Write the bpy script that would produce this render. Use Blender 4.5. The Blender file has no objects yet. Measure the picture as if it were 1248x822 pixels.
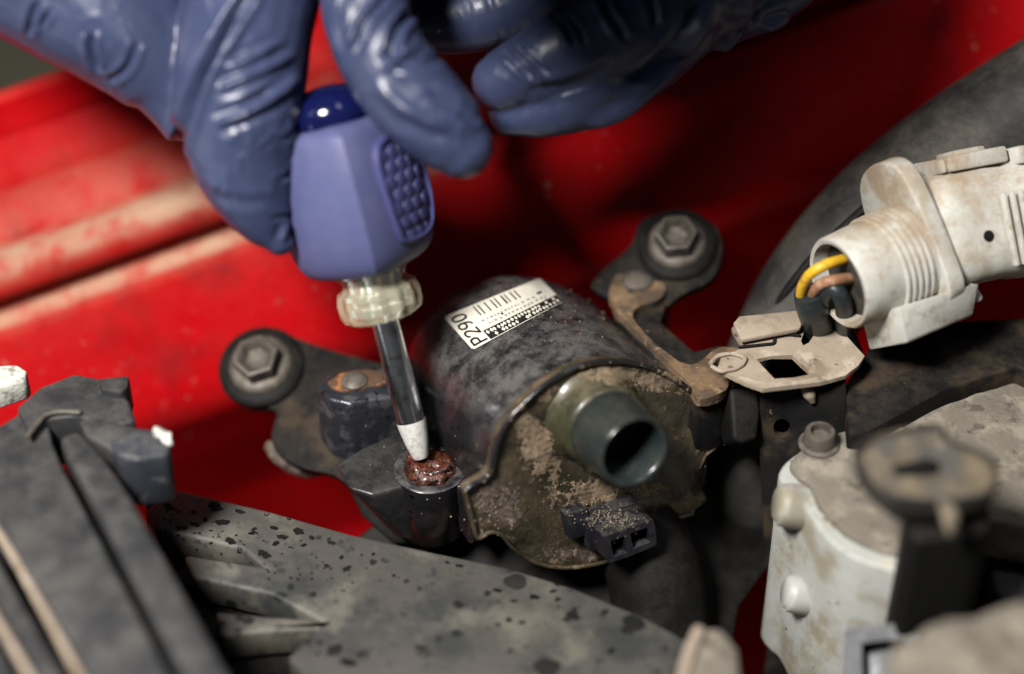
import bpy, bmesh, math, random
import numpy as np
from mathutils import Vector, Matrix, noise
from mathutils.bvhtree import BVHTree

random.seed(7); rng = np.random.default_rng(5)
sc = bpy.context.scene
col = sc.collection
rad = math.radians

# ------------------------------------------------------------------ camera, world, lamps, exposure
S = 0.172e-3            # metres per unit of the working grid (one photo pixel at the focus distance)
D = 2503.0              # focus distance in the same unit (0.43 m)
PITCH = rad(40)
RX = Vector((1, 0, 0)); UY = Vector((0, math.sin(PITCH), math.cos(PITCH))); BZ = Vector((0, -math.cos(PITCH), math.sin(PITCH)))
UP = Vector((0, math.cos(PITCH), math.sin(PITCH)))     # world up expressed in working axes (right, up the picture, towards the lens)

def W(v): return (RX * v[0] + UY * v[1] + BZ * v[2]) * S
def C(x, y, z=0.0):
    k = (D - z) / D
    return Vector(((x - 624) * k, (411 - y) * k, z))
def PX(v):
    k = D / (D - v[2]); return (v[0] * k + 624, 411 - v[1] * k)

cam = bpy.data.objects.new('camera', bpy.data.cameras.new('camera')); col.objects.link(cam)
cam.location = BZ * D * S
cam.rotation_euler = (math.pi / 2 - PITCH, 0, 0)
cam.data.sensor_width = 36; cam.data.lens = 18 / math.tan(rad(14))
cam.data.clip_start = 0.01; cam.data.clip_end = 50
cam.data.dof.use_dof = True; cam.data.dof.focus_distance = (D + 30) * S; cam.data.dof.aperture_fstop = 3.4
sc.camera = cam

wd = bpy.data.worlds.new('World'); sc.world = wd; wd.use_nodes = True
bg = wd.node_tree.nodes['Background']; bg.inputs[0].default_value = (0.80, 0.88, 1.0, 1); bg.inputs[1].default_value = 0.032

def lamp(name, direc, dist, size, power, colr=(1, 1, 1)):
    l = bpy.data.lights.new(name, 'AREA'); l.shape = 'DISK'; l.size = size; l.energy = power; l.color = colr
    o = bpy.data.objects.new(name, l); col.objects.link(o)
    dv = Vector(direc).normalized(); o.location = (RX * dv.x + UY * dv.y + BZ * dv.z) * dist
    o.rotation_euler = (-Vector(o.location)).to_track_quat('-Z', 'Y').to_euler()
    return o
lamp('work_lamp', (-0.36, 0.34, 0.87), 0.72, 0.17, 10.8, (1, 0.97, 0.93))
lamp('fill_lamp', (0.32, 0.62, 0.72), 1.3, 0.35, 1.8, (0.93, 0.97, 1))  # weak fill added from upper right to lift connector and finger edges

w_ = lamp('shaft_stripe_lamp', (-0.85, -0.50, 0.16), 1.2, 1.0, 2.8, (0.9, 0.96, 1))  # large side light added to draw a bright stripe along the shaft

sc.view_settings.view_transform = 'Standard'; sc.view_settings.look = 'None'
sc.view_settings.exposure = 0.15; sc.view_settings.gamma = 1; sc.view_settings.use_curve_mapping = False
sc.render.engine = 'CYCLES'
sc.cycles.use_denoising = True
sc.cycles.max_bounces = 8; sc.cycles.transmission_bounces = 6
sc.cycles.caustics_reflective = False; sc.cycles.caustics_refractive = False
sc.cycles.sample_clamp_indirect = 4.0

# ------------------------------------------------------------------ materials
def M(name, base, rough=0.5, metal=0.0, spots=(), dust_tint=None, bump=(), coat=0.0, spec=0.5, trans=0.0, ior=1.45, sheen=0.0, rvar=0.0, attr=None, specks=(), alpha=1.0):
    """spots: (colour, scale per mm, low, high, detail); dust: (colour, amount, scale, sideways share); bump: (scale per mm, height in mm)"""
    m = bpy.data.materials.new(name); m.use_nodes = True; nt = m.node_tree; N = nt.nodes; L = nt.links
    p = N['Principled BSDF']
    tc = N.new('ShaderNodeTexCoord'); mp = N.new('ShaderNodeMapping'); mp.inputs['Scale'].default_value = (1000,) * 3
    L.new(tc.outputs['Object'], mp.inputs['Vector'])
    def nz(scale, detail=4, rough_=0.6, off=0.0):
        n = N.new('ShaderNodeTexNoise'); n.inputs['Scale'].default_value = scale; n.inputs['Detail'].default_value = detail
        n.inputs['Roughness'].default_value = rough_
        a = N.new('ShaderNodeVectorMath'); a.operation = 'ADD'; a.inputs[1].default_value = (off, off * .7, -off)
        L.new(mp.outputs[0], a.inputs[0]); L.new(a.outputs[0], n.inputs['Vector']); return n.outputs['Fac']
    def rmp(src, lo, hi, a=0.0, b=1.0):
        r = N.new('ShaderNodeMapRange'); r.interpolation_type = 'SMOOTHSTEP'
        for k, v in zip(('From Min', 'From Max', 'To Min', 'To Max'), (lo, hi, a, b)): r.inputs[k].default_value = v
        L.new(src, r.inputs['Value']); return r.outputs[0]
    def mul(a, b):
        r = N.new('ShaderNodeMath'); r.operation = 'MULTIPLY'
        for i, q in enumerate((a, b)):
            if isinstance(q, (int, float)): r.inputs[i].default_value = q
            else: L.new(q, r.inputs[i])
        return r.outputs[0]
    def mix(fac, a, b):
        r = N.new('ShaderNodeMix'); r.data_type = 'RGBA'
        L.new(fac, r.inputs['Factor'])
        for i, q in ((6, a), (7, b)):
            if isinstance(q, (tuple, list)): r.inputs[i].default_value = (*q[:3], 1)
            else: L.new(q, r.inputs[i])
        return r.outputs[2]
    def mixf(fac, a, b):
        r = N.new('ShaderNodeMix'); r.data_type = 'FLOAT'; L.new(fac, r.inputs['Factor'])
        for i, q in ((2, a), (3, b)):
            if isinstance(q, (int, float)): r.inputs[i].default_value = q
            else: L.new(q, r.inputs[i])
        return r.outputs[0]
    c = mix(nz(0.35, 5, .65, 3.1), tuple(x * .82 for x in base), tuple(min(1, x * 1.18) for x in base))
    ro = mixf(nz(0.5, 5, .6, 9.2), max(0.02, rough - rvar), min(1, rough + rvar)) if rvar else rough
    k = 0
    for s in spots:
        k += 1
        f = rmp(nz(s[1], s[4] if len(s) > 4 else 3, .6, 11.0 * k), s[2], s[3])
        c = mix(f, c, s[0])
        if len(s) > 5: ro = mixf(f, ro, s[5])
    for q in specks:                                          # (colour, scale per mm, share, low, high of a patchiness mask)
        vo = N.new('ShaderNodeTexVoronoi'); vo.inputs['Scale'].default_value = q[1]
        wn = N.new('ShaderNodeTexNoise'); wn.inputs['Scale'].default_value = q[1] * 1.6; wn.inputs['Detail'].default_value = 3; L.new(mp.outputs[0], wn.inputs['Vector'])
        wm = N.new('ShaderNodeVectorMath'); wm.operation = 'MULTIPLY_ADD'; wm.inputs[1].default_value = (.5 / q[1],) * 3
        L.new(wn.outputs['Color'], wm.inputs[0]); L.new(mp.outputs[0], wm.inputs[2]); L.new(wm.outputs[0], vo.inputs['Vector'])
        sx = N.new('ShaderNodeSeparateColor'); L.new(vo.outputs['Color'], sx.inputs[0])
        th = N.new('ShaderNodeMath'); th.operation = 'SUBTRACT'; L.new(sx.outputs[0], th.inputs[0]); th.inputs[1].default_value = 1 - q[2]
        th2 = N.new('ShaderNodeMath'); th2.operation = 'MULTIPLY_ADD'; L.new(th.outputs[0], th2.inputs[0]); th2.inputs[1].default_value = .42 / max(.05, q[2]); th2.inputs[2].default_value = .03
        df = N.new('ShaderNodeMath'); df.operation = 'SUBTRACT'; L.new(th2.outputs[0], df.inputs[0]); L.new(vo.outputs['Distance'], df.inputs[1])
        f = rmp(df.outputs[0], 0, .07)
        if len(q) > 3: f = mul(f, rmp(nz(.035, 2, .5, 33.), q[3], q[4]))
        c = mix(f, c, q[0])
    if dust_tint:
        g = N.new('ShaderNodeNewGeometry'); sp = N.new('ShaderNodeSeparateXYZ'); L.new(g.outputs['Normal'], sp.inputs[0])
        upf = rmp(sp.outputs['Z'], -0.1, 0.95, dust_tint[3] if len(dust_tint) > 3 else 0.15, 1.0)
        f = mul(mul(upf, rmp(nz(dust_tint[2], 8, .72, 40.0), 0.36, 0.66)), dust_tint[1])
        fine = rmp(nz(dust_tint[2] * 14, 3, .6, 70.0), 0.35, 0.6, 0.55, 1.0)
        f = mul(f, fine)
        c = mix(f, c, mix(nz(dust_tint[2] * 5, 4, .6, 21.), tuple(x * .7 for x in dust_tint[0]), tuple(min(1, x * 1.2) for x in dust_tint[0])))
        ro = mixf(f, ro, 0.92)
    if attr:
        a = N.new('ShaderNodeAttribute'); a.attribute_name = 'dust_tint'
        f = mul(a.outputs['Fac'], rmp(nz(attr[1], 6, .65, 5.), 0.25, 0.6))
        c = mix(f, c, attr[0]); ro = mixf(f, ro, 0.85)
    def setin(key, val):
        if isinstance(val, (int, float)): p.inputs[key].default_value = val
        elif isinstance(val, (tuple, list)): p.inputs[key].default_value = (*val[:3], 1)
        else: L.new(val, p.inputs[key])
    setin('Base Color', c); setin('Roughness', ro); setin('Metallic', metal)
    p.inputs['Specular IOR Level'].default_value = spec; p.inputs['IOR'].default_value = ior
    p.inputs['Coat Weight'].default_value = coat; p.inputs['Coat Roughness'].default_value = 0.12
    p.inputs['Alpha'].default_value = alpha
    p.inputs['Transmission Weight'].default_value = trans
    if sheen: p.inputs['Sheen Weight'].default_value = sheen
    prev = None
    for b in bump:
        bn = N.new('ShaderNodeBump'); bn.inputs['Strength'].default_value = 1.0; bn.inputs['Distance'].default_value = b[1] * 0.001
        L.new(nz(b[0], b[2] if len(b) > 2 else 4, .6, 60. + b[0]), bn.inputs['Height'])
        if prev is not None: L.new(prev, bn.inputs['Normal'])
        prev = bn.outputs[0]
    if prev is not None: L.new(prev, p.inputs['Normal'])
    return m

TAN = (0.36, 0.27, 0.17)
MT = dict(
    fender=M('red_paint', (0.36, 0.0022, 0.0045), .33, 0, [((0.22, 0.005, 0.007), .06, .5, .75, 5), ((.40, .06, .05), .5, .68, .76, 4)], ((.36, .12, .10), .05, .12, .3), [(.25, .05), (3, .006)], spec=.14, coat=.02, attr=((.38, .24, .16), .10), specks=[((.36, .14, .11), .35, .04, .42, .6), ((.28, .10, .09), 1.2, .07, .45, .6)], rvar=.08),
    floor=M('workshop_floor', (.16, .15, .10), .8, 0, [((.21, .19, .14), .01, .45, .6)]),
    plastic=M('black_plastic', (.012, .012, .013), .32, 0, [((.030, .026, .028), .12, .5, .7, 6)], ((.17, .16, .14), .22, .10, .1), [(1.5, .04), (.2, .12)], rvar=.14),
    hood=M('coil_hood_plastic', (.011, .0105, .012), .24, 0, [((.030, .019, .022), .09, .5, .68, 6), ((.0, .0, .0), .5, .62, .7, 3)], ((.21, .205, .19), .50, .20, -.75), [(1.2, .05), (.25, .16), (5, .012)], rvar=.14, coat=.2),
    cap=M('potting_resin', (.026, .0235, .0145), .28, 0, [((.046, .036, .023), .09, .48, .68, 7), ((.010, .010, .009), .2, .54, .66, 5), ((.13, .095, .06), .30, .62, .72, 8, .85), ((.20, .15, .10), 1.6, .64, .74, 4, .9)], ((.24, .17, .105), .55, .10, .25), [(.9, .14), (.22, .4), (4, .03)], coat=.2, rvar=.12),
    tower=M('tower_plastic', (.014, .021, .023), .22, 0, [((.022, .026, .023), .07, .48, .62, 4)], ((.18, .15, .10), .16, .2, .0), [(1.6, .02), (.3, .05)], coat=.2, rvar=.08),
    socket=M('socket_plastic', (.008, .009, .014), .36, 0, [((.08, .07, .06), 1.1, .66, .72, 4, .8)], ((.18, .16, .13), .35, .5, .0), [(2.2, .06)]),
    steel_black=M('black_painted_steel', (.0075, .0075, .008), .62, 0, [((.034, .025, .017), .10, .50, .66, 7), ((.2, .11, .05), .3, .68, .74, 5, .9)], ((.16, .12, .08), .14, .15, .0), [(1.2, .05), (.3, .1)], rvar=.1, spec=.10),
    steel_ear=M('worn_dark_steel', (.045, .048, .06), .26, .55, [((.12, .12, .13), .25, .5, .62, 6), ((.02, .02, .02), .5, .58, .68, 5)], None, [(1.0, .08), (.3, .25)], rvar=.12),
    rust=M('rusty_steel', (.085, .045, .026), .75, 0, [((.30, .115, .032), .28, .50, .62, 7), ((.035, .026, .02), .25, .52, .62, 6)], None, [(1.4, .12)]),
    tandirt=M('tan_caked_dirt', (.15, .094, .05), .9, 0, [((.07, .046, .028), .13, .44, .58, 7), ((.24, .16, .09), .3, .56, .66, 6), ((.03, .025, .02), .2, .58, .66, 6)], None, [(1.2, .12), (.4, .25)]),
    zinc=M('dirty_bolt_steel', (.095, .085, .072), .5, .3, [((.055, .046, .037), .3, .45, .62, 6)], ((.22, .18, .14), .5, .4, .3), [(1.4, .05)], rvar=.1),
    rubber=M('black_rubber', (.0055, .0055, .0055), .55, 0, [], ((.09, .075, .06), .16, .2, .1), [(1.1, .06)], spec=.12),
    hose=M('dusty_rubber_hose', (.012, .012, .0125), .6, 0, [((.034, .030, .026), .05, .48, .66, 5)], ((.17, .14, .105), .45, .05, .0), [(.6, .1)]),
    label=M('sticker_white', (.62, .59, .50), .45, 0, [((.5, .46, .38), .6, .58, .74, 5)], None, [(2, .004)]),
    ink=M('sticker_black', (.012, .012, .012), .5),
    ink2=M('sticker_grey_print', (.28, .27, .26), .5),
    pin=M('brass_pin', (.45, .35, .2), .35, .9),
    beige=M('beige_dusty_steel', (.31, .25, .19), .72, 0, [((.20, .15, .105), .14, .48, .66, 7), ((.40, .34, .27), .2, .54, .68, 5), ((.05, .04, .035), .30, .645, .68, 6)], None, [(1.3, .08), (.3, .2)], specks=[((.06, .05, .042), .6, .16, .42, .6)]),
    conn=M('ivory_plastic', (.46, .455, .415), .45, 0, [((.27, .21, .145), .055, .48, .66, 8, .8), ((.36, .32, .25), .3, .5, .66, 6), ((.12, .1, .08), .9, .7, .74, 3)], ((.32, .24, .16), .7, .10, .0), [(1.1, .03), (3.5, .01)]),
    conn2=M('grey_ivory_plastic', (.46, .45, .41), .5, 0, [((.30, .27, .22), .2, .5, .68, 6), ((.1, .09, .08), .8, .72, .75, 3)], None, [(1.1, .03)]),
    wire_y=M('yellow_insulation', (.62, .36, .02), .42, 0, [((.35, .2, .04), .4, .55, .7)]),
    wire_b=M('brown_insulation', (.26, .125, .065), .5, 0, [((.36, .22, .14), .5, .5, .65)]),
    wire_k=M('black_sleeve', (.016, .022, .024), .42, 0, [((.08, .08, .075), .4, .6, .72)], None, [(1.5, .04)]),
    white=M('white_cast_housing', (.37, .38, .355), .5, 0, specks=[((.08, .08, .07), .35, .14, .4, .6)], spots=[((.25, .225, .17), .085, .46, .66, 8), ((.09, .09, .085), .35, .66, .71, 4), ((.55, .45, .28), .10, .62, .78, 5)], bump=[(.8, .05)]),
    lid=M('dusty_grey_lid', (.155, .135, .108), .8, 0, [((.25, .22, .17), .16, .48, .66, 6), ((.085, .07, .055), .25, .56, .68, 6)], None, [(.7, .25), (2.4, .06)]),
    tanfill=M('caked_mud', (.135, .105, .066), .85, 0, [((.07, .064, .056), .05, .44, .58, 6), ((.22, .18, .13), .2, .56, .68, 5)], None, [(.5, .3)]),
    radiator=M('dark_grey_nylon', (.026, .026, .028), .5, 0, [((.046, .045, .044), .10, .48, .66, 6), ((.02, .02, .02), .3, .64, .7, 4)], ((.15, .14, .125), .35, .12, .1), [(.9, .05)], rvar=.1),
    clip=M('bluish_black_nylon', (.030, .034, .044), .34, 0, [((.10, .10, .10), .3, .56, .68, 5)], ((.2, .19, .17), .4, .2, .1), [(.8, .06)]),
    chip=M('chipped_white', (.62, .62, .56), .5, 0, [((.3, .28, .22), .4, .5, .65)], None, [(1, .2)]),
    alu=M('pitted_cast_alloy', (.070, .065, .058), .58, .1, [((.036, .038, .037), .06, .44, .62, 6), ((.125, .115, .095), .075, .50, .68, 7), ((.035, .036, .035), .30, .58, .72, 5)], None, [(.8, .1), (.15, .4)], rvar=.1, specks=[((.010, .010, .010), .17, .50, .34, .52), ((.012, .012, .012), .42, .28, .38, .55)]),
    glove=M('blue_nitrile', (.040, .051, .108), .34, 0, [((.031, .040, .086), .05, .45, .65, 3)], None, [(.30, .10, 3), (.8, .05, 6), (2.2, .02)], spec=.55, rvar=.10, sheen=0),
    crust=M('tan_dirt_crust', (.15, .107, .066), .92, 0, [((.23, .17, .115), .6, .48, .62, 6), ((.075, .055, .038), .35, .52, .66, 6)], None, [(2.0, .08)]),
    grime=M('brown_grime', (.075, .056, .042), .7, 0, [((.17, .13, .105), .9, .52, .64, 6), ((.03, .024, .02), .4, .5, .64, 5)], None, [(2.0, .1)]),
    dustyblack=M('dusty_black_plastic', (.020, .019, .017), .6, 0, [((.075, .062, .046), .12, .46, .64, 6)], ((.2, .16, .11), .5, .2, .1), [(1, .05)]),
    silver=M('bright_reflector', (.98, .95, .82), .2, .9, [((.95, .95, .92), .6, .5, .6)], None, [(.6, .1)]),
    olive=M('olive_resin', (.034, .034, .017), .26, 0, [((.022, .026, .022), .07, .48, .62, 4)], ((.2, .16, .1), .45, .2, .0), [(1.2, .03)], coat=.2),
    rimmat=M('glossy_black_lip', (.014, .014, .015), .2, 0, [((.05, .042, .032), .2, .58, .7, 6, .7)], None, [(1.2, .04)], coat=.4),
    blocker_cloth=M('navy_blocker_cloth', (.02, .024, .04), .9, 0, [], None, [(1.5, .1)]),
    handle=M('violet_blue_plastic', (.076, .084, .185), .46, 0, [((.09, .096, .195), .15, .5, .7)], None, [(2.5, .012)]),
    grip=M('violet_rubber_grip', (.050, .053, .15), .42, 0, [], None, [(2.5, .02)]),
    navy=M('navy_gloss_plastic', (.004, .006, .045), .12, 0, coat=.6),
    clear=M('clear_yellowed_acrylic', alpha=.22, base=(.90, .84, .58), rough=.06, trans=0, ior=1.49, bump=[(.35, .12)], coat=.5),
    chrome=M('chromed_shaft', (.74, .75, .77), .25, 1.0, [((.42, .43, .45), .3, .5, .65, 5)], None, [(1.5, .01)]),
    tip=M('worn_tip_steel', (.62, .61, .57), .5, .1, [((.45, .43, .40), 1.2, .5, .65)], None, [(1.2, .06)]),
    wetrust=M('oily_rust', (.075, .020, .010), .26, 0, [((.16, .055, .022), .5, .58, .7, 5, .5), ((.012, .005, .004), .6, .48, .6, 4)], None, [(1.1, .30), (.5, .5)], coat=.7),
    crumb=M('pale_grit', (.24, .19, .135), .8, 0, [((.14, .11, .07), .9, .45, .6)]),
)

# ------------------------------------------------------------------ object helpers
BASE = {}
def thing(name, label, cat, base, group=None):
    o = bpy.data.objects.new(name, None); col.objects.link(o); o.location = W(base); o.empty_display_size = .005
    o['label'] = label; o['category'] = cat
    if group: o['group'] = group
    BASE[o] = Vector(base); return o
def add(name, bm, mat, parent=None, label=None, smooth=38, cat=None, kind=None, base=None, group=None):
    """links the working-grid bmesh as one mesh object, under its parent"""
    bmesh.ops.recalc_face_normals(bm, faces=bm.faces)
    b = BASE[parent] if parent is not None else Vector(base)
    for v in bm.verts: v.co = W(v.co - b)
    me = bpy.data.meshes.new(name); bm.to_mesh(me); bm.free()
    me.polygons.foreach_set('use_smooth', [True] * len(me.polygons)); me.set_sharp_from_angle(angle=rad(smooth))
    me.materials.append(MT[mat])
    o = bpy.data.objects.new(name, me); col.objects.link(o); BASE[o] = b
    if parent is not None: o.parent = parent
    else: o.location = W(b)
    if label: o['label'] = label
    if cat: o['category'] = cat
    if kind: o['kind'] = kind
    if group: o['group'] = group
    return o

def onpl(x, y, P0, n):
    o = Vector((0, 0, D)); d = C(x, y, 0) - o
    return o + d * ((P0 - o).dot(n) / d.dot(n))
def trace(pts, P0, n): return [onpl(x, y, P0, n) for x, y in pts]
def bevel(bm, w, seg=2, ang=25):
    es = [e for e in bm.edges if len(e.link_faces) == 2 and e.calc_face_angle(0) > rad(ang)]
    if es: bmesh.ops.bevel(bm, geom=es, offset=w, segments=seg, profile=.5, affect='EDGES', clamp_overlap=True)
def prism(pts, vec, bev=3, bm=None, seg=2, taper=1.0):
    bm2 = bmesh.new(); vec = Vector(vec)
    c = sum(pts, Vector()) / len(pts)
    a = [bm2.verts.new(p) for p in pts]; b = [bm2.verts.new(c + (p - c) * taper + vec) for p in pts]
    n = len(pts)
    bm2.faces.new(a); bm2.faces.new(b[::-1])
    for i in range(n): bm2.faces.new((a[i], a[(i + 1) % n], b[(i + 1) % n], b[i]))
    bmesh.ops.recalc_face_normals(bm2, faces=bm2.faces)
    if bev: bevel(bm2, bev, seg)
    return merge(bm, bm2)
def merge(bm, bm2):
    if bm is None: return bm2
    me = bpy.data.meshes.new('tmp'); bm2.to_mesh(me); bm2.free(); bm.from_mesh(me); bpy.data.meshes.remove(me); return bm
def plate(pts, holes, vec, bev=0):
    """outline with real holes, given a thickness"""
    bm = bmesh.new(); vec = Vector(vec); edges = []
    for lp in [pts] + holes:
        vs = [bm.verts.new(p) for p in lp]
        edges += [bm.edges.new((vs[i], vs[(i + 1) % len(vs)])) for i in range(len(vs))]
    bmesh.ops.triangle_fill(bm, use_beauty=True, use_dissolve=False, edges=edges, normal=vec)
    ret = bmesh.ops.extrude_face_region(bm, geom=bm.faces[:])
    for v in [g for g in ret['geom'] if isinstance(g, bmesh.types.BMVert)]: v.co += vec
    bmesh.ops.recalc_face_normals(bm, faces=bm.faces)
    if bev: bevel(bm, bev, 2, 50)
    return bm
def frame(axis, hint=Vector((0, 1, 0.1))):
    a = Vector(axis).normalized(); u = (Vector(hint) - a * Vector(hint).dot(a)).normalized(); return a, u, a.cross(u)
def lathe(prof, org, axis, seg=40, bm=None, mod=None):
    a, u, v = frame(axis, Vector((.3, 1, .2)) if abs(Vector(axis).normalized().dot(Vector((0, 1, .1)))) < .9 else Vector((1, 0, .1)))
    bm = bm or bmesh.new(); rings = []
    for r, h in prof:
        if r < 1e-4: rings.append([bm.verts.new(org + a * h)]); continue
        rings.append([bm.verts.new(org + a * h + (u * math.cos(t) + v * math.sin(t)) * r * (mod(t, h) if mod else 1)) for t in [2 * math.pi * i / seg for i in range(seg)]])
    for p, q in zip(rings, rings[1:]):
        if len(p) == 1 and len(q) == 1: continue
        for i in range(seg):
            j = (i + 1) % seg
            if len(p) == 1: bm.faces.new((p[0], q[j], q[i]))
            elif len(q) == 1: bm.faces.new((p[i], p[j], q[0]))
            else: bm.faces.new((p[i], p[j], q[j], q[i]))
    return bm
def spline(pts, n):
    """Catmull-Rom through points (tuples of any length)"""
    P = [np.array(p, float) for p in pts]; P = [2 * P[0] - P[1]] + P + [2 * P[-1] - P[-2]]; out = []
    for i in range(1, len(P) - 2):
        for k in range(n):
            t = k / n; a, b, c, d = P[i - 1:i + 3]
            out.append(.5 * (2 * b + (c - a) * t + (2 * a - 5 * b + 4 * c - d) * t * t + (3 * b - a - 3 * c + d) * t ** 3))
    out.append(P[-2]); return out
def tube(pts, seg=20, n=8, bm=None, flat=1.0, rnd=False):
    """pts: (Vector, radius); a smooth tapering tube with closed ends"""
    bm = bm or bmesh.new()
    raw = spline([(*p, r) for p, r in pts], n)
    cs = [Vector(q[:3]) for q in raw]; rs = [max(.3, q[3]) for q in raw]
    if rnd:                                                  # rounded ends
        d0 = (cs[0] - cs[1]).normalized(); d1 = (cs[-1] - cs[-2]).normalized()
        h = [(math.sin(a), math.cos(a)) for a in (rad(30), rad(55), rad(75), rad(88))]
        r0, r1, c0, c1 = rs[0], rs[-1], cs[0], cs[-1]
        for s, c in h: cs.insert(0, c0 + d0 * r0 * s); rs.insert(0, r0 * c + .2); cs.append(c1 + d1 * r1 * s); rs.append(r1 * c + .2)
    u = None; rings = []
    for i, (c, r) in enumerate(zip(cs, rs)):
        t = (cs[min(i + 1, len(cs) - 1)] - cs[max(i - 1, 0)]).normalized()
        if u is None: u = t.orthogonal().normalized()
        u = (u - t * u.dot(t)).normalized(); v = t.cross(u)
        rings.append([bm.verts.new(c + (u * math.cos(a) + v * math.sin(a)) * r) for a in [2 * math.pi * k / seg for k in range(seg)]])
    for p, q in zip(rings, rings[1:]):
        for i in range(seg): bm.faces.new((p[i], p[(i + 1) % seg], q[(i + 1) % seg], q[i]))
    bm.faces.new(rings[0][::-1]); bm.faces.new(rings[-1]); return bm
def loft(rings, caps=True, bm=None):
    bm = bm or bmesh.new(); R = [[bm.verts.new(p) for p in r] for r in rings]; n = len(R[0])
    for p, q in zip(R, R[1:]):
        for i in range(n): bm.faces.new((p[i], p[(i + 1) % n], q[(i + 1) % n], q[i]))
    if caps: bm.faces.new(R[0][::-1]); bm.faces.new(R[-1])
    return bm
def dense(pts, step=8, closed=True):
    out = []; n = len(pts)
    for i in range(n if closed else n - 1):
        a, b = pts[i], pts[(i + 1) % n]; k = max(1, int((b - a).length / step))
        out += [a.lerp(b, j / k) for j in range(k)]
    if not closed: out.append(pts[-1])
    return out
def smooth2(pts, n=6, closed=True):
    """2-D outline rounded by a closed Catmull-Rom"""
    if closed:
        P = [pts[-1]] + list(pts) + [pts[0], pts[1]]; out = []
        for i in range(1, len(P) - 2):
            a, b, c, d = [np.array(q, float) for q in P[i - 1:i + 3]]
            for k in range(n):
                t = k / n; out.append(tuple(.5 * (2 * b + (c - a) * t + (2 * a - 5 * b + 4 * c - d) * t * t + (3 * b - a - 3 * c + d) * t ** 3)))
        return out
    return [tuple(q) for q in spline(pts, n)]
def rough_up(bm, amp, scale, cuts=0):
    """uneven cast or caked surface, as geometry"""
    if cuts:
        bmesh.ops.triangulate(bm, faces=[f for f in bm.faces if len(f.verts) > 4])
        bmesh.ops.subdivide_edges(bm, edges=[e for e in bm.edges if e.calc_length() > 9], cuts=cuts, use_grid_fill=True)
    bm.normal_update()
    for v in bm.verts: v.co += v.normal * amp * noise.fractal(v.co * scale, 1.0, 2.0, 4)
    return bm
HOR = UP
def hp(pts, x, y, z): return trace(pts, C(x, y, z), HOR)          # outline lying on the level plane through a point
DOWN = -UP

# ------------------------------------------------------------------ setting
bm = bmesh.new(); h = -0.55 / S
cc = [W(Vector())]
vs = []
for sx, sy in ((-1, -1), (1, -1), (1, 1), (-1, 1)):
    wv = Vector((sx * 5, sy * 5, -0.55)); vs.append(bm.verts.new(Vector((wv.dot(RX), wv.dot(UY), wv.dot(BZ))) / S))
bm.faces.new(vs); add('floor', bm, 'floor', kind='structure', base=Vector((0, 0, 0)))

# red body panel: a pressed profile (y at the left edge, height towards the lens, dust) run along a line that climbs to the right
PROF = [(150, -640, 0), (117, -430, 0), (112, -352, 0), (118, -345, .1), (126, -342, 0), (160, -358, 0), (170, -312, 0), (200, -317, .03), (232, -323, .08), (240, -328, .2), (262, -332, .22), (292, -336, .28),
        (300, -326, .5), (309, -292, .95), (322, -275, 1.), (336, -274, .9), (347, -278, .3), (358, -284, .05), (364, -292, .1), (367, -330, .3), (379, -332, .5), (382, -292, .8), (388, -284, 1.), (398, -281, .8), (406, -272, .15),
        (420, -256, .03), (470, -264, .0), (520, -272, .0), (552, -279, .0), (575, -288, .0), (596, -310, .0), (640, -405, 0), (700, -560, 0), (800, -720, 0), (880, -770, 0), (980, -730, 0), (1100, -640, 0), (1500, -520, 0)]
fend = thing('car_fender', 'glossy red car body panel with pressed ridge and dusty seam behind the black coil', 'body panel', C(300, 420, -300))
bm = bmesh.new(); lay = bm.verts.layers.float.new('dust_tint'); grid = []  # tan tint over the roll and the dusty seam, fading to the right
fine = []
for (y0, z0, d0), (y1, z1, d1) in zip(PROF, PROF[1:]):
    n = max(1, int(math.hypot(y1 - y0, z1 - z0) / 14))
    fine += [(y0 + (y1 - y0) * k / n, z0 + (z1 - z0) * k / n, d0 + (d1 - d0) * k / n) for k in range(n)]
fine.append(PROF[-1])
for i in range(90):
    x = -320 + i * 24; row = []
    for y, z, d in fine:
        w = noise.noise(Vector((x * .004, y * .006, 3.)))
        v = bm.verts.new(C(x, y - .36 * x, z + 5 * w - 0.02 * x)); v[lay] = d * (1 if x < 420 else max(.0, 1 - (x - 420) / 200)); row.append(v)
    grid.append(row)
for a, b in zip(grid, grid[1:]):
    for j in range(len(fine) - 1): bm.faces.new((a[j], b[j], b[j + 1], a[j + 1]))
add('panel', bm, 'fender', fend, smooth=30)

# ------------------------------------------------------------------ ignition coil
A = Vector((.43, -.38, .82)).normalized()
CAP0 = C(715, 560, 0)
coil = thing('ignition_coil', 'dirty black ignition coil with white sticker and round outlet tower', 'ignition coil', C(700, 690, -90))
BODY = [(600, 590), (602, 560), (607, 540), (619, 517), (640, 493), (662, 473), (688, 457), (714, 447), (740, 443), (770, 445), (800, 453), (830, 470), (850, 490), (860, 520), (858, 600), (800, 645), (720, 684), (650, 680), (608, 650)]
bo = dense(trace(smooth2(BODY, 4), CAP0, A), 9)
cen = sum(bo, Vector()) / len(bo)
rings = []
for t, s in [(4, 1), (20, 1), (60, .995), (110, .99), (160, .985), (200, .98), (222, .97), (238, .945), (249, .905), (256, .85), (259, .78), (260, .4)]:
    q = t / 260; rings.append([cen + (p - cen) * s * (1 + .08 * q) - A * t + Vector((-13, 20, 0)) * q for p in bo])
bm = loft(rings); rough_up(bm, 1.3, .03)
body_bvh = BVHTree.FromBMesh(bm)
add('hood', bm, 'hood', coil, smooth=50)
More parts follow.
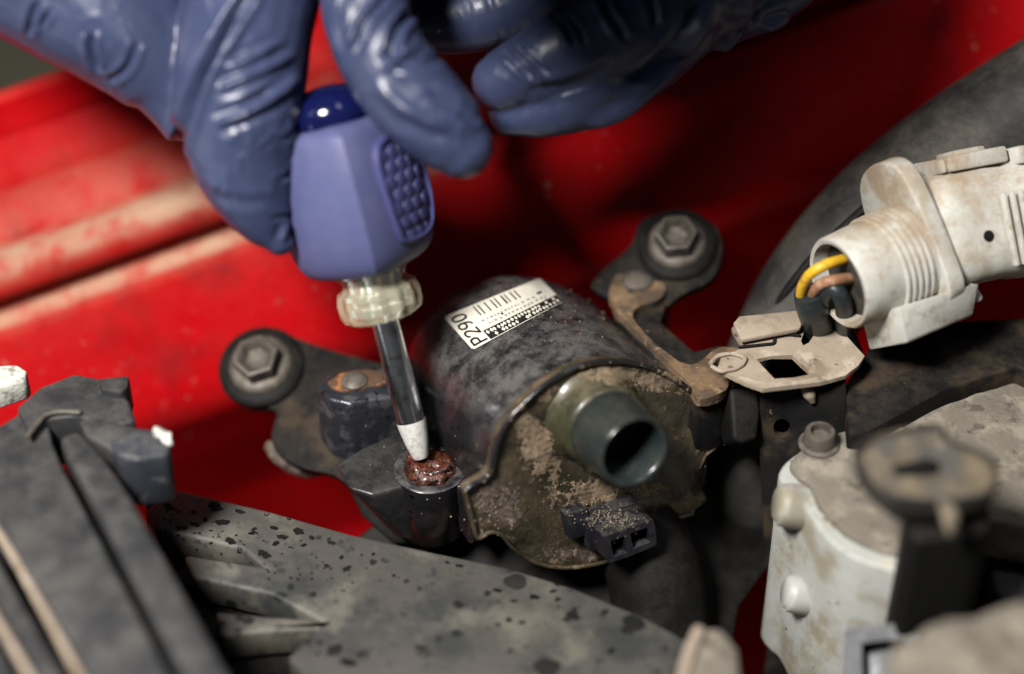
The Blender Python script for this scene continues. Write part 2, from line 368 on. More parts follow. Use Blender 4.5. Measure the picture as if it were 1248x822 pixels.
CAPO = [(567, 599), (578, 590), (592, 583), (599, 574), (602, 555), (609, 532), (622, 510), (640, 491), (662, 471), (688, 454), (714, 444), (740, 440), (770, 442), (800, 450), (830, 467), (853, 487), (868, 484), (884, 477),
        (887, 508), (890, 541), (875, 547), (862, 557), (855, 572), (857, 592), (862, 611), (845, 626), (820, 634), (800, 642), (785, 664), (752, 680), (715, 690), (680, 692), (650, 685), (625, 668), (612, 653), (598, 649), (582, 656), (575, 630)]
co = trace(CAPO, CAP0 + A * 2, A)
bm = prism(co, -A * 20, 2.5)
bmesh.ops.triangulate(bm, faces=[f for f in bm.faces if len(f.verts) > 4])
for _ in range(3):
    es = [e for e in bm.edges if e.calc_length() > 14]
    if es: bmesh.ops.subdivide_edges(bm, edges=es, cuts=1); bmesh.ops.triangulate(bm, faces=[f for f in bm.faces if len(f.verts) > 3])
bm.normal_update()
for v in bm.verts:
    if v.normal.dot(A) > .7: v.co += A * (4.5 * noise.fractal(v.co * .02, 1., 2., 5) - 3)
add('cap', bm, 'cap', coil, smooth=60)
rim = trace(CAPO[:16], CAP0 + A * 3, A)
add('rim', tube([(p, 3.4) for p in rim] , 10, 5), 'rimmat', coil)
rim2 = trace(CAPO[25:39] + [CAPO[0]], CAP0 + A * 2, A)
add('lower_rim', tube([(p, 2.6) for p in rim2], 8, 4), 'cap', coil)
# outlet tower
T0 = onpl(722, 506, CAP0, A)
add('tower_base', lathe([(66, -4), (60, 3), (56, 8), (54, 18), (53, 34), (51, 39), (46, 41)], T0, A, 64), 'olive', coil, smooth=50)
bm = lathe([(48.5, 38), (50, 42), (49, 60), (46.5, 96), (46, 101), (45, 105), (43.5, 107), (41, 106.5), (38.5, 103), (37, 94), (35, 60), (34, 44), (0, 43)], T0, A, 64)
add('outlet_tower', bm, 'tower', coil, smooth=50)
# little web at foot of the tower, and the black block beside the socket
add('tower_web', prism([T0 + q for q in (Vector((-44, -30, 8)), Vector((-8, -68, -6)), Vector((4, -58, 36)), Vector((-34, -22, 40)))], A * 10, 4), 'tower', coil)
# two-pin socket
SF = onpl(768, 660, CAP0 + A * 62, A)
so = trace(smooth2([(736, 657), (741, 653), (790, 635), (797, 637), (800, 660), (795, 667), (748, 685), (741, 682)], 3), SF, A)
h1 = trace([(744, 660), (761, 654), (764, 674), (748, 679)], SF, A); h2 = trace([(768, 651), (789, 643), (793, 661), (772, 669)], SF, A)
bm = plate(so, [h1, h2], -A * 46)
sock = add('socket', bm, 'socket', coil, smooth=40)
so2 = trace(smooth2([(736, 657), (741, 653), (790, 635), (797, 637), (800, 660), (795, 667), (748, 685), (741, 682)], 3), SF, A)
cs = sum(so2, Vector()) / len(so2)
add('socket_root', prism([cs + (p - cs) * 1.16 - A * 40 for p in so2], -A * 36, 4), 'socket', coil)
for hh in (h1, h2):
    c = sum(hh, Vector()) / 4
    add('pin', lathe([(3, -42), (3, -14), (1.5, -11), (0, -11)], c, A, 10), 'pin', sock)
add('side_block', prism(trace([(689, 628), (716, 620), (724, 650), (696, 660)], CAP0 + A * 18, A), -A * 20, 3), 'socket', coil)

# dirt caked onto the resin in lumps
cap_b = []
for o in coil.children:
    if o.name.split('.')[0] in ('cap', 'tower_base', 'hood', 'rim'): cap_b.append(BVHTree.FromPolygons([v.co.copy() for v in o.data.vertices], [tuple(p.vertices) for p in o.data.polygons]))
def to_w(v): return (RX * v[0] + UY * v[1] + BZ * v[2]) * S
def crust(patches):
    bm = bmesh.new(); cwb = to_w(BASE[coil]); og = to_w((0, 0, D)) - cwb
    for cx, cy, rx, ry, ang, hgt in patches:
        nx, ny = max(8, int(rx / 1.1)), max(8, int(ry / 1.1)); g = {}
        ca, sa = math.cos(ang), math.sin(ang)
        for i in range(-nx, nx + 1):
            for j in range(-ny, ny + 1):
                a, b = i / nx, j / ny; x = cx + a * rx * ca - b * ry * sa; y = cy + a * rx * sa + b * ry * ca
                nzv = .7 * noise.fractal(Vector((x * .045, y * .045, cx * .1)), .8, 2., 5) + .75 * noise.fractal(Vector((x * .17, y * .17, cx * .1)), .6, 2., 4)
                hh = .8 - (a * a + b * b) + 1.2 * nzv
                if hh <= 0.03: continue
                d = (to_w(C(x, y, 0)) - cwb - og).normalized(); best = None
                for bv in cap_b:
                    h_ = bv.ray_cast(og, d)
                    if h_[0] is not None and (best is None or h_[3] < best[2]): best = (h_[0], h_[1], h_[3])
                if best is None: continue
                p, n = best[0] + cwb, best[1]
                if n.dot(d) > 0: n = -n
                p = Vector((p.dot(RX), p.dot(UY), p.dot(BZ))) / S; n = Vector((n.dot(RX), n.dot(UY), n.dot(BZ)))
                fn = noise.fractal(Vector((x * .25, y * .25, 4.)), .8, 2., 4)
                g[i, j] = bm.verts.new(p + n * (min(1., hh * 1.1) * hgt * .5 * (1 + .55 * fn) + .12))
        for (i, j) in list(g):
            q = [g.get(k) for k in ((i, j), (i + 1, j), (i + 1, j + 1), (i, j + 1))]
            if all(q) and max((q[0].co - q[2].co).length, (q[1].co - q[3].co).length) < 16: bm.faces.new(q)
    bmesh.ops.delete(bm, geom=[v for v in bm.verts if not v.link_faces], context='VERTS')
    return bm
add('caked_dirt', crust([(657, 550, 26, 44, -.25, 2.2), (640, 520, 16, 30, -.5, 1.4), (715, 602, 64, 22, -.2, 2.6), (790, 598, 24, 12, .2, 2.2), (830, 614, 46, 16, -.25, 2.2), (870, 540, 24, 10, -.3, 1.8), (780, 462, 90, 14, .12, 1.2), (710, 452, 16, 8, -.4, 2.0), (668, 480, 14, 8, -.9, 1.5)]), 'crust', coil, kind='stuff', smooth=70, label='tan dirt caked on the coil face')
add('caked_grime', crust([(604, 616, 34, 32, 0, 1.5), (626, 632, 14, 14, 0, 1.2), (690, 676, 40, 9, .05, 1.2)]), 'grime', coil, kind='stuff', smooth=70)

# shelf with the screw boss at its front
bm = prism(hp([(408, 566), (440, 546), (486, 524), (548, 518), (606, 576), (600, 592), (577, 601), (562, 594), (520, 590), (488, 594), (452, 604), (424, 596)], 520, 570, -42), DOWN * 92 + Vector((30, 0, 0)), 6, seg=3, taper=.72)
add('shelf', rough_up(bm, 1.6, .03), 'plastic', coil)
BO = hp([(524, 571)], 520, 570, -40)[0]
add('screw_boss', lathe([(0, -104), (36, -103), (42, -96), (45, -10), (45, 0), (43, 1.5), (40, 2), (33, 1.5), (31, -1), (30, -22), (0, -24)], BO, UP, 56), 'hood', coil, smooth=50)
add('boss_web', prism(hp([(556, 590), (570, 580), (586, 604), (572, 612)], 540, 585, -30), DOWN * 78, 5, seg=3), 'hood', coil)
# left fixing ear of the steel bracket
NB = Vector((-.12, .42, .9)).normalized()
L0 = C(320, 450, -205)
arm = smooth2([(272, 440), (286, 412), (318, 402), (345, 406), (396, 424), (452, 440), (486, 452), (480, 500), (468, 560), (440, 600), (408, 580), (372, 572), (338, 552), (330, 528), (336, 500), (300, 496), (274, 470)], 3)
bm = prism(trace(arm, L0 + NB * 4, NB), -NB * 16, 3); rough_up(bm, 1.5, .03)
add('bracket_arm', bm, 'steel_black', coil)
bm = tube([(C(330, 545, -188), 9), (C(350, 562, -184), 13), (C(375, 571, -180), 14), (C(405, 566, -172), 10)], 14, 6, rnd=True)
add('bracket_lip', rough_up(bm, 3, .06), 'grime', coil, label='brown grimy lower lip of the left bracket ear')
bm = prism(trace([(404, 486), (424, 500), (452, 566), (508, 664), (478, 664), (440, 630), (414, 576), (400, 520)], C(440, 560, -150), Vector((-.3, .2, .93)).normalized()), Vector((.28, -.1, -.95)) * 40, 5, seg=3)
add('bracket_leg', rough_up(bm, 1.5, .03), 'rubber', coil)
E0 = (430, 468, -95)
bm = prism(hp([(384, 470), (402, 454), (438, 446), (494, 449), (502, 474), (482, 483), (426, 493), (400, 487)], *E0), DOWN * 115, 6, seg=3)
add('bracket_ear', rough_up(bm, 1.6, .025), 'steel_ear', coil, smooth=60)
bm = prism([p + UP * 3 for p in hp(smooth2([(400, 468), (412, 459), (434, 453), (458, 454), (474, 460), (468, 469), (448, 474), (424, 478), (408, 475)], 3), *E0)], DOWN * 6, 1.5)
add('rusty_washer', rough_up(bm, 1.5, .06), 'rust', coil, label='rusty orange top of the left bracket ear')
EH = hp([(432, 467)], *E0)[0]
add('ear_rivet', lathe([(17, 3), (17, 5), (14, 8), (9, 10.5), (4, 11.5), (0, 11.7)], EH, UP, 28), 'zinc', coil)
# right arm of the bracket, caked with tan dirt
R0 = (840, 440, -60)
bm = plate(hp(smooth2([(742, 352), (756, 332), (784, 326), (806, 340), (810, 356), (798, 368), (778, 374), (772, 388), (800, 420), (842, 445), (868, 428), (894, 424), (922, 436), (912, 454), (890, 462), (884, 476), (852, 487), (840, 468), (802, 430), (758, 386), (746, 368)], 3), *R0),
           [hp(smooth2([(868, 446), (876, 437), (892, 435), (902, 441), (894, 449), (878, 453)], 3), *R0)], DOWN * 14, 0)
add('bracket_strap', rough_up(bm, 2.2, .05), 'tandirt', coil, label='tan dirt-caked bracket strap behind the cap')
EH = hp([(776, 344)], *R0)[0]
add('strap_rivet', lathe([(20, 0), (20, 4), (14, 8), (7, 10.5), (0, 11)], EH, UP, 24), 'zinc', coil)
bm = prism(hp([(750, 345), (764, 330), (790, 322), (818, 340), (814, 366), (806, 392), (846, 428), (880, 420), (918, 436), (908, 458), (884, 482), (850, 488), (796, 440), (752, 388)], 840, 440, -76), DOWN * 90, 4)
add('strap_block', rough_up(bm, 2, .04), 'steel_black', coil)
G0 = C(825, 300, -205)
bm = prism(trace(smooth2([(770, 296), (782, 268), (824, 256), (868, 270), (882, 306), (866, 342), (830, 360), (800, 380), (760, 370), (720, 350), (742, 322)], 3), G0 + NB * 4, NB), -NB * 16, 3)
add('bracket_arm', rough_up(bm, 1.5, .03), 'steel_black', coil)
# side cheek under the strap
bm = prism(trace([(852, 488), (884, 478), (890, 541), (874, 548), (858, 560), (848, 540)], CAP0 - A * 6, A), -A * 60, 4)
add('side_cheek', bm, 'plastic', coil)
bm = prism(trace([(889, 474), (924, 472), (928, 500), (924, 536), (904, 542), (893, 536)], C(905, 505, -24), Vector((.2, .15, .97)).normalized()), Vector((-.2, -.15, -.97)) * 50, 6, seg=3)
add('rubber_bush', bm, 'rubber', coil)

# sticker laid onto the curved hood
def on_body(x, y, off):
    o = Vector((0, 0, D)); d = (C(x, y, 0) - o).normalized(); hit, nrm, _, _ = body_bvh.ray_cast(o, d)
    if hit is None: return onpl(x, y, CAP0 - A * 190, A)
    if nrm.dot(d) > 0: nrm = -nrm
    return hit + nrm * off
LQ = [(541, 387), (657, 340.5), (686, 369), (577, 427.5)]
def luv(u, v):
    a, b, c, d = [np.array(q) for q in LQ]; return (a * (1 - u) + b * u) * (1 - v) + (d * (1 - u) + c * u) * v
def patch(bm, poly_uv_quad, off, nu=1, nv=1):
    (a, b, c, d) = [np.array(q, float) for q in poly_uv_quad]; g = []
    for i in range(nu + 1):
        r = []
        for j in range(nv + 1):
            s, t = i / nu, j / nv; q = (a * (1 - s) + b * s) * (1 - t) + (d * (1 - s) + c * s) * t
            r.append(bm.verts.new(on_body(*luv(*q), off)))
        g.append(r)
    for i in range(nu):
        for j in range(nv): bm.faces.new((g[i][j], g[i + 1][j], g[i + 1][j + 1], g[i][j + 1]))
def rect(bm, u0, v0, u1, v1, off, nu=1, nv=1): patch(bm, [(u0, v0), (u1, v0), (u1, v1), (u0, v1)], off, nu, nv)
bm = bmesh.new()
rect(bm, .015, 0, .985, .03, 1.5, 24, 1); rect(bm, 0, .03, 1, .97, 1.5, 26, 16); rect(bm, .015, .97, .985, 1, 1.5, 24, 1)
bmesh.ops.remove_doubles(bm, verts=bm.verts, dist=.05)
stick = add('sticker', bm, 'label', coil, smooth=60)
bm = bmesh.new(); rect(bm, .205, .715, .995, .985, 2.0, 22, 5); add('print_band', bm, 'ink', stick, smooth=60)
bm = bmesh.new(); rr = random.Random(3)
for i in range(20):
    for j in range(2):
        u = .235 + i * .037 + rr.uniform(-.006, .006) + (.018 if j else 0); v = .80 + j * .115 + rr.uniform(-.012, .012)
        if rr.random() < .14: continue
        w = rr.uniform(.013, .019); patch(bm, [(u - w, v), (u, v - .06), (u + w, v), (u, v + .06)], 2.5)
add('print_dots', bm, 'label', stick)
GL = {'P': [[(0, 0), (0, 1), (.45, 1), (.6, .87), (.6, .62), (.45, .48), (0, .48)]], '2': [[(0, .8), (.08, .95), (.3, 1), (.52, .95), (.6, .78), (.55, .6), (0, 0), (.62, 0)]],
      '9': [[(.58, .62), (.5, .47), (.3, .42), (.08, .5), (0, .7), (.08, .92), (.3, 1), (.52, .92), (.6, .7), (.55, .35), (.42, .08), (.2, 0)]], '0': [[(.3, 1), (.08, .9), (0, .5), (.08, .1), (.3, 0), (.52, .1), (.6, .5), (.52, .9), (.3, 1)]]}
bm = bmesh.new()
for k, ch in enumerate('P290'):
    for st in GL[ch]:
        for (x0, y0), (x1, y1) in zip(st, st[1:]):
            q = []
            for x, y in ((x0, y0), (x1, y1)): q.append(np.array((.178 - y * .135, .93 - (k * .222) - x * .25)))
            d = q[1] - q[0]; d2 = d * np.array((124, 58)); n = np.array((-d2[1], d2[0])); n = n / np.linalg.norm(n) * 1.25 / np.array((124, 58)); e = d * .06
            patch(bm, [q[0] - n - e, q[1] - n + e, q[1] + n + e, q[0] + n - e], 2.2)
bu = .29
for w, g in [(.014, .028), (.014, .052), (.014, .05), (.016, .026), (.014, .05), (.018, .02), (.012, .045), (.014, .03), (.014, .03)]:
    rect(bm, bu, .06, bu + w, .34 if g > .019 else .40, 2.2, 1, 2); bu += w + g
rect(bm, .86, .40, .91, .46, 2.2)
rect(bm, .455, .50, .475, .56, 2.2)
add('print', bm, 'ink', stick)
bm = bmesh.new()
for row, (u0, u1) in enumerate([(.26, .82), (.30, .9)]):
    u = u0
    while u < u1:
        w = rr.uniform(.012, .03); v = .46 + row * .13 + rr.uniform(-.008, .008); rect(bm, u, v, u + w, v + .045, 2.2); u += w + rr.uniform(.01, .03)
add('fine_print', bm, 'ink2', stick)

# rusty screw under the driver
scr = thing('rusty_screw', 'rusty oil-wet screw head sunk in the boss under the driver tip', 'screw', BO - UP * 20)
bm = lathe([(29, -20), (30, -2), (32, 2), (29, 6), (23, 9), (14, 11), (8, 12), (0, 12)], BO, UP, 40); rough_up(bm, 6, .10); rough_up(bm, 2.5, .3)
add('screw_head', bm, 'wetrust', scr, smooth=70)
bm = tube([(BO + UP * 7 + Vector((-22, -3, 6)), 6), (BO + UP * 4 + Vector((0, -12, 12)), 8), (BO + UP * 7 + Vector((22, -2, 8)), 6)], 14, 8, rnd=True)
add('oily_rust_flake', rough_up(bm, 4, .1), 'wetrust', scr, smooth=70)

# fixing bolts
def bolt(x, y, z, label, k=1.0, spin=0.0):
    b = thing('flange_bolt', label, 'bolt', C(x, y, z), 'bolts fixing the coil bracket to the red panel')
    o = C(x, y, z)
    add('grommet', lathe([(30, -4), (56 * k, -4), (58 * k, 2), (57 * k, 10), (52 * k, 14), (44 * k, 15), (40, 12), (30, 11)], o, NB, 48), 'rubber', b)
    add('flange', lathe([(8, 11), (41 * k, 11), (42 * k, 14), (40 * k, 18), (34 * k, 21), (8, 22)], o, NB, 48), 'zinc', b)
    a, u, v = frame(NB); rg = []
    for r, hgt in [(29, 19), (29, 38), (27, 43), (23.5, 44), (20, 41), (15, 33), (8, 30)]:
        rg.append([o + a * hgt + (u * math.cos(t + spin) + v * math.sin(t + spin)) * r * k * (1 if r > 18 else .96) * (1.0 / math.cos(((t + rad(30)) % rad(60)) - rad(30))) * .95 for t in [2 * math.pi * i / 48 for i in range(48)]])
    bm = loft(rg); add('hex_head', rough_up(bm, .8, .08), 'zinc', b, smooth=28)
bolt(320, 450, -205, 'grey hex bolt and black grommet on the left bracket ear near the radiator', 1.0, .35)
bolt(826, 302, -205, 'grey hex bolt and black grommet behind the coil, beside the black hose', .92, .1)

# ------------------------------------------------------------------ screwdriver
drv = thing('screwdriver', 'stubby screwdriver with violet blue handle, clear collar and chromed shaft on rusty screw', 'screwdriver', C(512, 558, -28))
TP = C(513, 558, -28); AX = Vector((-.232, .94, .25)).normalized()
add('tip', lathe([(0, 0), (9, 0), (11, 4), (15, 22), (18, 42), (18.6, 50)], TP, AX, 28), 'tip', drv)
add('shaft', lathe([(17, 47), (17.6, 50), (17.4, 110), (16.8, 200)], TP, AX, 36), 'chrome', drv)
def flute(t, hgt): return 1 + .035 * math.cos(14 * t)
bm = lathe([(17, 186), (40, 185), (47, 189), (50.5, 198), (51, 212), (48, 222), (41, 227), (38, 233), (40, 238), (43, 242), (41, 248), (38, 252), (40, 262), (17, 262)], TP, AX, 84, mod=flute)
col_o = add('collar', bm, 'clear', drv, smooth=25)
bm = lathe([(16.8, 180), (24, 192), (36, 194), (36, 203), (31, 205), (31, 211), (37, 213), (37, 219), (30, 222), (30, 238), (34, 240), (34, 246), (28, 250), (28, 262)], TP, AX, 60, mod=lambda t, hg: 1 + .10 * math.cos(9 * t))
add('inner_reflector', bm, 'silver', col_o, smooth=25)  # ribbed bright core added inside the collar to reflect light
a_, u_, v_ = frame(AX, Vector((.12, 0, 1)))              # u_ : direction of the front edge of the handle
def section(R, n=12, rc=.16):
    pts = []
    for k in range(4):
        for j in range(n):
            t = (j / n)
            ang = math.pi / 2 * (k + t)
            q = 1.0 / (abs(math.cos(ang)) ** 1.30 + abs(math.sin(ang)) ** 1.30) ** (1 / 1.30)
            pts.append((math.cos(ang) * q * R, math.sin(ang) * q * R))
    return pts
HPRO = [(246, 50), (249, 66), (256, 76), (270, 84), (295, 90), (325, 93), (355, 92.5), (385, 88.5), (412, 81.5), (422, 76), (428, 66), (430, 54)]
rings = []
for l, R in spline([(l, R) for l, R in HPRO], 3): rings.append([TP + a_ * l + u_ * p + v_ * q for p, q in section(R)])
add('handle', loft(rings), 'handle', drv, smooth=22)
add('end_cap', lathe([(52, 428), (54, 434), (53, 444), (50, 452), (42, 462), (26, 469), (10, 472), (0, 472.5)], TP, AX, 48), 'navy', drv)
def hr(l): return float(np.interp(l, [p[0] for p in HPRO], [p[1] for p in HPRO]))
sgn = -1 if v_.x > 0 else 1
def facet(l, t, off, right=1):
    """point on the right-hand face: t = 0 at its front edge, 1 at its far edge"""
    R = hr(l); ang = math.pi / 2 * t
    q = 1.0 / (abs(math.cos(ang)) ** 1.30 + abs(math.sin(ang)) ** 1.30) ** (1 / 1.30)
    sd = 1 if v_.x > 0 else -1
    out = (u_ + v_ * sd).normalized()
    return TP + a_ * l + u_ * math.cos(ang) * q * R + v_ * sd * math.sin(ang) * q * R + out * off
GP = smooth2([(.30, 290), (.42, 276), (.80, 276), (.92, 300), (.92, 385), (.82, 402), (.42, 402), (.26, 385), (.24, 340)], 4)
gc = np.mean(np.array(GP), 0)
def gpt(q, s, off): p = gc + (np.array(q) - gc) * s; return facet(p[1], p[0], off)
rings = [[gpt(q, s, o) for q in GP] for s, o in [(1.04, -4), (1.03, 2), (1.0, 6.5), (.95, 7), (.91, 5), (.88, 3), (.6, 3), (.2, 3)]]
gp = add('grip_panel', loft(rings), 'grip', drv, smooth=45)
rows = 0; lcell = 286
first_me = None
while lcell < 398:
    for k in range(5):
        t = .36 + k * .152 + (.076 if rows % 2 else 0)
        if t > .88 or (t < .38 and lcell < 296): continue
        c = facet(lcell, t, 3); e = facet(lcell, t, 8) - c
        n = e.normalized(); du = (facet(lcell, t + .05, 3) - c).normalized(); dv = n.cross(du)
        r8 = 9.1
        rg = [[c + (du * math.cos(x) + dv * math.sin(x)) * r8 * s + n * o for x in [i * math.pi / 6 for i in range(12)]] for s, o in [(1.0, -1), (.98, .3), (.9, .9), (.6, 1.3), (.2, 1.4)]]
        add('grip_bump', loft(rg), 'grip', gp, smooth=60)
    lcell += 16.2; rows += 1

# ------------------------------------------------------------------ hands in gloves
def make_hand(chains, creases, name, parent, voxel=2.7):
    bm = bmesh.new()
    for ch in chains: tube([(C(x, y, z), r) for x, y, z, r in ch], 24, 7, bm=bm, rnd=True)
    me = bpy.data.meshes.new('tmp_hand'); bmesh.ops.recalc_face_normals(bm, faces=bm.faces); bm.to_mesh(me); bm.free()
    o = bpy.data.objects.new('tmp_hand', me); col.objects.link(o)
    r = o.modifiers.new('r', 'REMESH'); r.mode = 'VOXEL'; r.voxel_size = voxel
    s = o.modifiers.new('s', 'SMOOTH'); s.factor = .5; s.iterations = 14
    dg = bpy.context.evaluated_depsgraph_get(); ev = o.evaluated_get(dg); m2 = bpy.data.meshes.new_from_object(ev)
    n = len(m2.vertices); co = np.empty(n * 3); m2.vertices.foreach_get('co', co); co = co.reshape(-1, 3)
    no = np.empty(n * 3); m2.vertices.foreach_get('normal', no); no = no.reshape(-1, 3)
    k = D / (D - co[:, 2]); px = co[:, 0] * k + 624; py = 411 - co[:, 1] * k
    front = np.clip((no[:, 2] + .25) / .4, 0, 1); disp = np.zeros(n)
    for pts, w, dep, zmin in creases:
        P = np.array(spline(pts, 8)); best = np.full(n, 1e9); side = np.zeros(n); along = np.zeros(n); T = len(P) - 1
        for i, (a, b) in enumerate(zip(P, P[1:])):
            d = b - a; L2 = d @ d + 1e-9; t = np.clip(((px - a[0]) * d[0] + (py - a[1]) * d[1]) / L2, 0, 1)
            ex = px - a[0] - t * d[0]; ey = py - a[1] - t * d[1]; dd = np.hypot(ex, ey); m = dd < best
            best[m] = dd[m]; side[m] = np.sign(ex * d[1] - ey * d[0])[m]; along[m] = ((i + t) / T)[m]
        fade = np.clip(np.minimum(along, 1 - along) * 5, 0, 1) ** .7
        gate = np.where(co[:, 2] > zmin, 1., 0.)
        disp += gate * fade * (-dep * np.exp(-(best / w) ** 2) + .55 * dep * np.exp(-((best - 2.1 * w) / (1.1 * w)) ** 2))
    co2 = co + no * (disp * front)[:, None]
    for i in range(n):
        v = Vector(co2[i]); q = Vector((v.x * .020 + v.y * .012, v.y * .008 - v.x * .006, v.z * .012))
        rdg = 1 - abs(noise.noise(q * 1.0)) * 2
        q2 = Vector((v.x * .055 + v.y * .030, v.y * .018 - v.x * .014, v.z * .030)) + Vector((noise.noise(v * .02), noise.noise(v * .02 + Vector((9, 3, 1))), 0)) * 1.2
        msk = max(0, noise.noise(v * .011 + Vector((4, 8, 2))) + .15)
        r2 = max(0, 1 - abs(noise.noise(q2)) * 3.2) ** 2
        co2[i] += no[i] * (1.8 * noise.noise(v * .012) + 1.3 * max(0, rdg - .45) + 2.4 * r2 * msk + .35 * noise.noise(v * .05))
    m2.vertices.foreach_set('co', co2.ravel()); m2.update()
    bm = bmesh.new(); bm.from_mesh(m2); bmesh.ops.smooth_vert(bm, verts=bm.verts, factor=.25, use_axis_x=True, use_axis_y=True, use_axis_z=True)
    bpy.data.objects.remove(o); bpy.data.meshes.remove(m2)
    return add(name, bm, 'glove', parent, smooth=180)

man = thing('person', 'person in blue nitrile gloves holding the stubby screwdriver upright over the coil', 'person', C(440, -250, 60))
HAND1 = [
    [(340, -330, 40, 95), (335, -180, 70, 84), (318, -60, 95, 80), (300, 40, 105, 77), (292, 120, 105, 76), (296, 185, 98, 66), (310, 235, 92, 50), (326, 272, 88, 34), (340, 292, 86, 20)],           # finger on the near side of the handle
    [(-170, -460, 150, 130), (-110, -250, 110, 128), (-20, -110, 75, 112), (40, -50, 60, 102), (140, 20, 66, 86), (206, 86, 62, 66), (228, 128, 58, 46)],                                                             # heel of hand
    [(430, -330, 60, 80), (432, -160, 100, 62), (440, -50, 132, 52), (449, 25, 146, 51), (476, 85, 152, 52), (516, 132, 150, 52), (549, 166, 146, 44), (562, 178, 144, 38)],                   # finger over the handle
    [(-110, -330, 110, 140), (100, -330, 60, 140), (330, -340, 40, 130), (450, -320, 40, 100)],                                                                                                   # palm above
]
CR1 = [
    ([(318, -30), (262, 62), (236, 120), (214, 190)], 6, 12, -200), ([(292, 20), (252, 85), (232, 130)], 4, 5, -200),
    ([(110, 40), (113, 66), (122, 88)], 4, 7, -200), ([(168, 50), (156, 82), (132, 100)], 4, 4, -200), ([(48, 0), (40, 22), (36, 44)], 4, 5, -200), ([(60, 14), (52, 32)], 3, 4, -200),
    ([(360, 66), (310, 90), (262, 110)], 5, -5, -200), ([(368, 92), (312, 132), (262, 152)], 5, -6.5, -200), ([(345, 50), (300, 74), (270, 86)], 5, -3.5, -200), ([(330, 112), (290, 128)], 4, 4, -200),
    ([(368, 150), (342, 172)], 3, 3, -200), ([(364, 205), (342, 220)], 3, 3, -200), ([(360, 262), (330, 268)], 3, 2, -200), ([(350, 272), (344, 296)], 4, -4, -200), ([(240, 230), (290, 246), (340, 244)], 6, 1.6, -200),
    ([(476, -6), (446, 26), (432, 66)], 4, 6, 60), ([(508, 8), (484, 36), (476, 72)], 5, 7, 60), ([(424, -10), (414, 34), (420, 66)], 4, 4, 60), ([(540, 76), (500, 78), (472, 64)], 6, 5, 60), ([(520, 112), (548, 128), (584, 150)], 6, 5, 60),
    ([(512, 58), (490, 66), (468, 84)], 5, -5, 60), ([(456, 100), (500, 138), (548, 158)], 8, -4, 60), ([(478, 140), (520, 160), (560, 176)], 7, 2.5, 60),
]
make_hand(HAND1, CR1, 'gloved_hand', man)
HAND2 = [
    [(612, 100, -10, 36), (650, 80, -2, 43), (710, 50, 6, 52), (790, 12, 10, 60), (880, -50, 0, 66), (960, -170, -20, 80)],
    [(622, 138, -34, 28), (668, 130, -30, 36), (730, 106, -30, 44), (790, 66, -36, 48), (850, 6, -40, 52), (920, -80, -40, 66)],
    [(858, 22, -90, 44), (905, 2, -90, 46), (950, -22, -90, 44), (1010, -90, -80, 60)],
    [(520, 26, -120, 40), (575, 20, -110, 46), (640, -6, -90, 50), (720, -70, -60, 60), (860, -190, -40, 80)],
    [(500, -150, 10, 56), (600, -92, 0, 58), (700, -110, -20, 60), (860, -200, -30, 80)],  # unseen mass above the view, added to block light between the hands
    [(760, -240, -40, 110), (940, -240, -40, 120), (1150, -380, -20, 120)],
]
CR2 = [
    ([(672, 18), (690, 36), (700, 60)], 3.5, 6, -300), ([(684, 14), (704, 36), (712, 56)], 3, 5, -300), ([(614, 62), (632, 80), (650, 96)], 3.5, 5, -300), ([(628, 56), (648, 74), (668, 92)], 3.5, 5, -300),
    ([(730, -8), (744, 20), (766, 52)], 4, 6, -300), ([(790, -10), (796, 14), (798, 32)], 4, 6, -300), ([(838, -12), (842, 10), (830, 40)], 4, 5, -300),
    ([(876, -20), (848, 44), (812, 88), (764, 132), (716, 158)], 7, -9, -300), ([(858, -14), (830, 40), (790, 84), (742, 112)], 6, 7, -300), ([(912, -10), (900, 36), (874, 68)], 6, -9, -300), ([(892, 0), (880, 40)], 5, 6, -300),
    ([(640, 112), (700, 100), (750, 74)], 6, 5, -300), ([(930, 36), (965, 24)], 5, -6, -300),
]
HAND2 = [[(x, y, z + 75, q) for x, y, z, q in ch] for ch in HAND2]
make_hand(HAND2, CR2, 'gloved_hand', man)

bm = tube([(C(960, -330, 40), 125), (C(850, -300, 250), 160), (C(700, -268, 450), 178), (C(540, -350, 600), 180), (C(400, -560, 760), 190)], 40, 10, rnd=True)
add('sleeve', rough_up(bm, 10, .012), 'blocker_cloth', man, smooth=180)  # unseen arm tube, added above the view to shade panel and right hand

# ------------------------------------------------------------------ ivory connector and wires
K = C(1022, 346, 30); KD = Vector((.865, .355, -.36)).normalized()
kn1 = Vector((-.37, .93, .03)); kn1 = (kn1 - KD * kn1.dot(KD)).normalized(); kn2 = KD.cross(kn1); kn2 = kn2 if kn2.z > 0 else -kn2
def kp(s, a, b): return K + KD * s + kn1 * a + kn2 * b
con = thing('wiring_connector', 'dirty ivory wiring connector with round boot over the black hose', 'connector', kp(100, -90, 0))
prof = [(46, 40), (50, 6), (51, 0), (56, -1), (58.5, 3), (60, 30), (61, 52)]
for i in range(5): s0 = 54 + i * 9; prof += [(61 + i * .3, s0), (64 + i * .3, s0 + 2), (64 + i * .3, s0 + 5), (61.2 + i * .3, s0 + 6.5)]
prof += [(63, 100), (64, 112)]
add('boot', lathe(prof, K, KD, 64), 'conn', con, smooth=40)
add('boot_floor', lathe([(50, 20), (30, 18), (0, 19)], K, KD, 32), 'dustyblack', con)
FL = smooth2([(-56, -58), (-62, 0), (-60, 60), (-44, 100), (-10, 116), (30, 114), (52, 96), (62, 50), (64, -20), (58, -58), (30, -74), (-30, -74)], 4)
add('flange', prism([kp(104, a, b) for b, a in FL], KD * 24, 3, seg=3), 'conn', con)
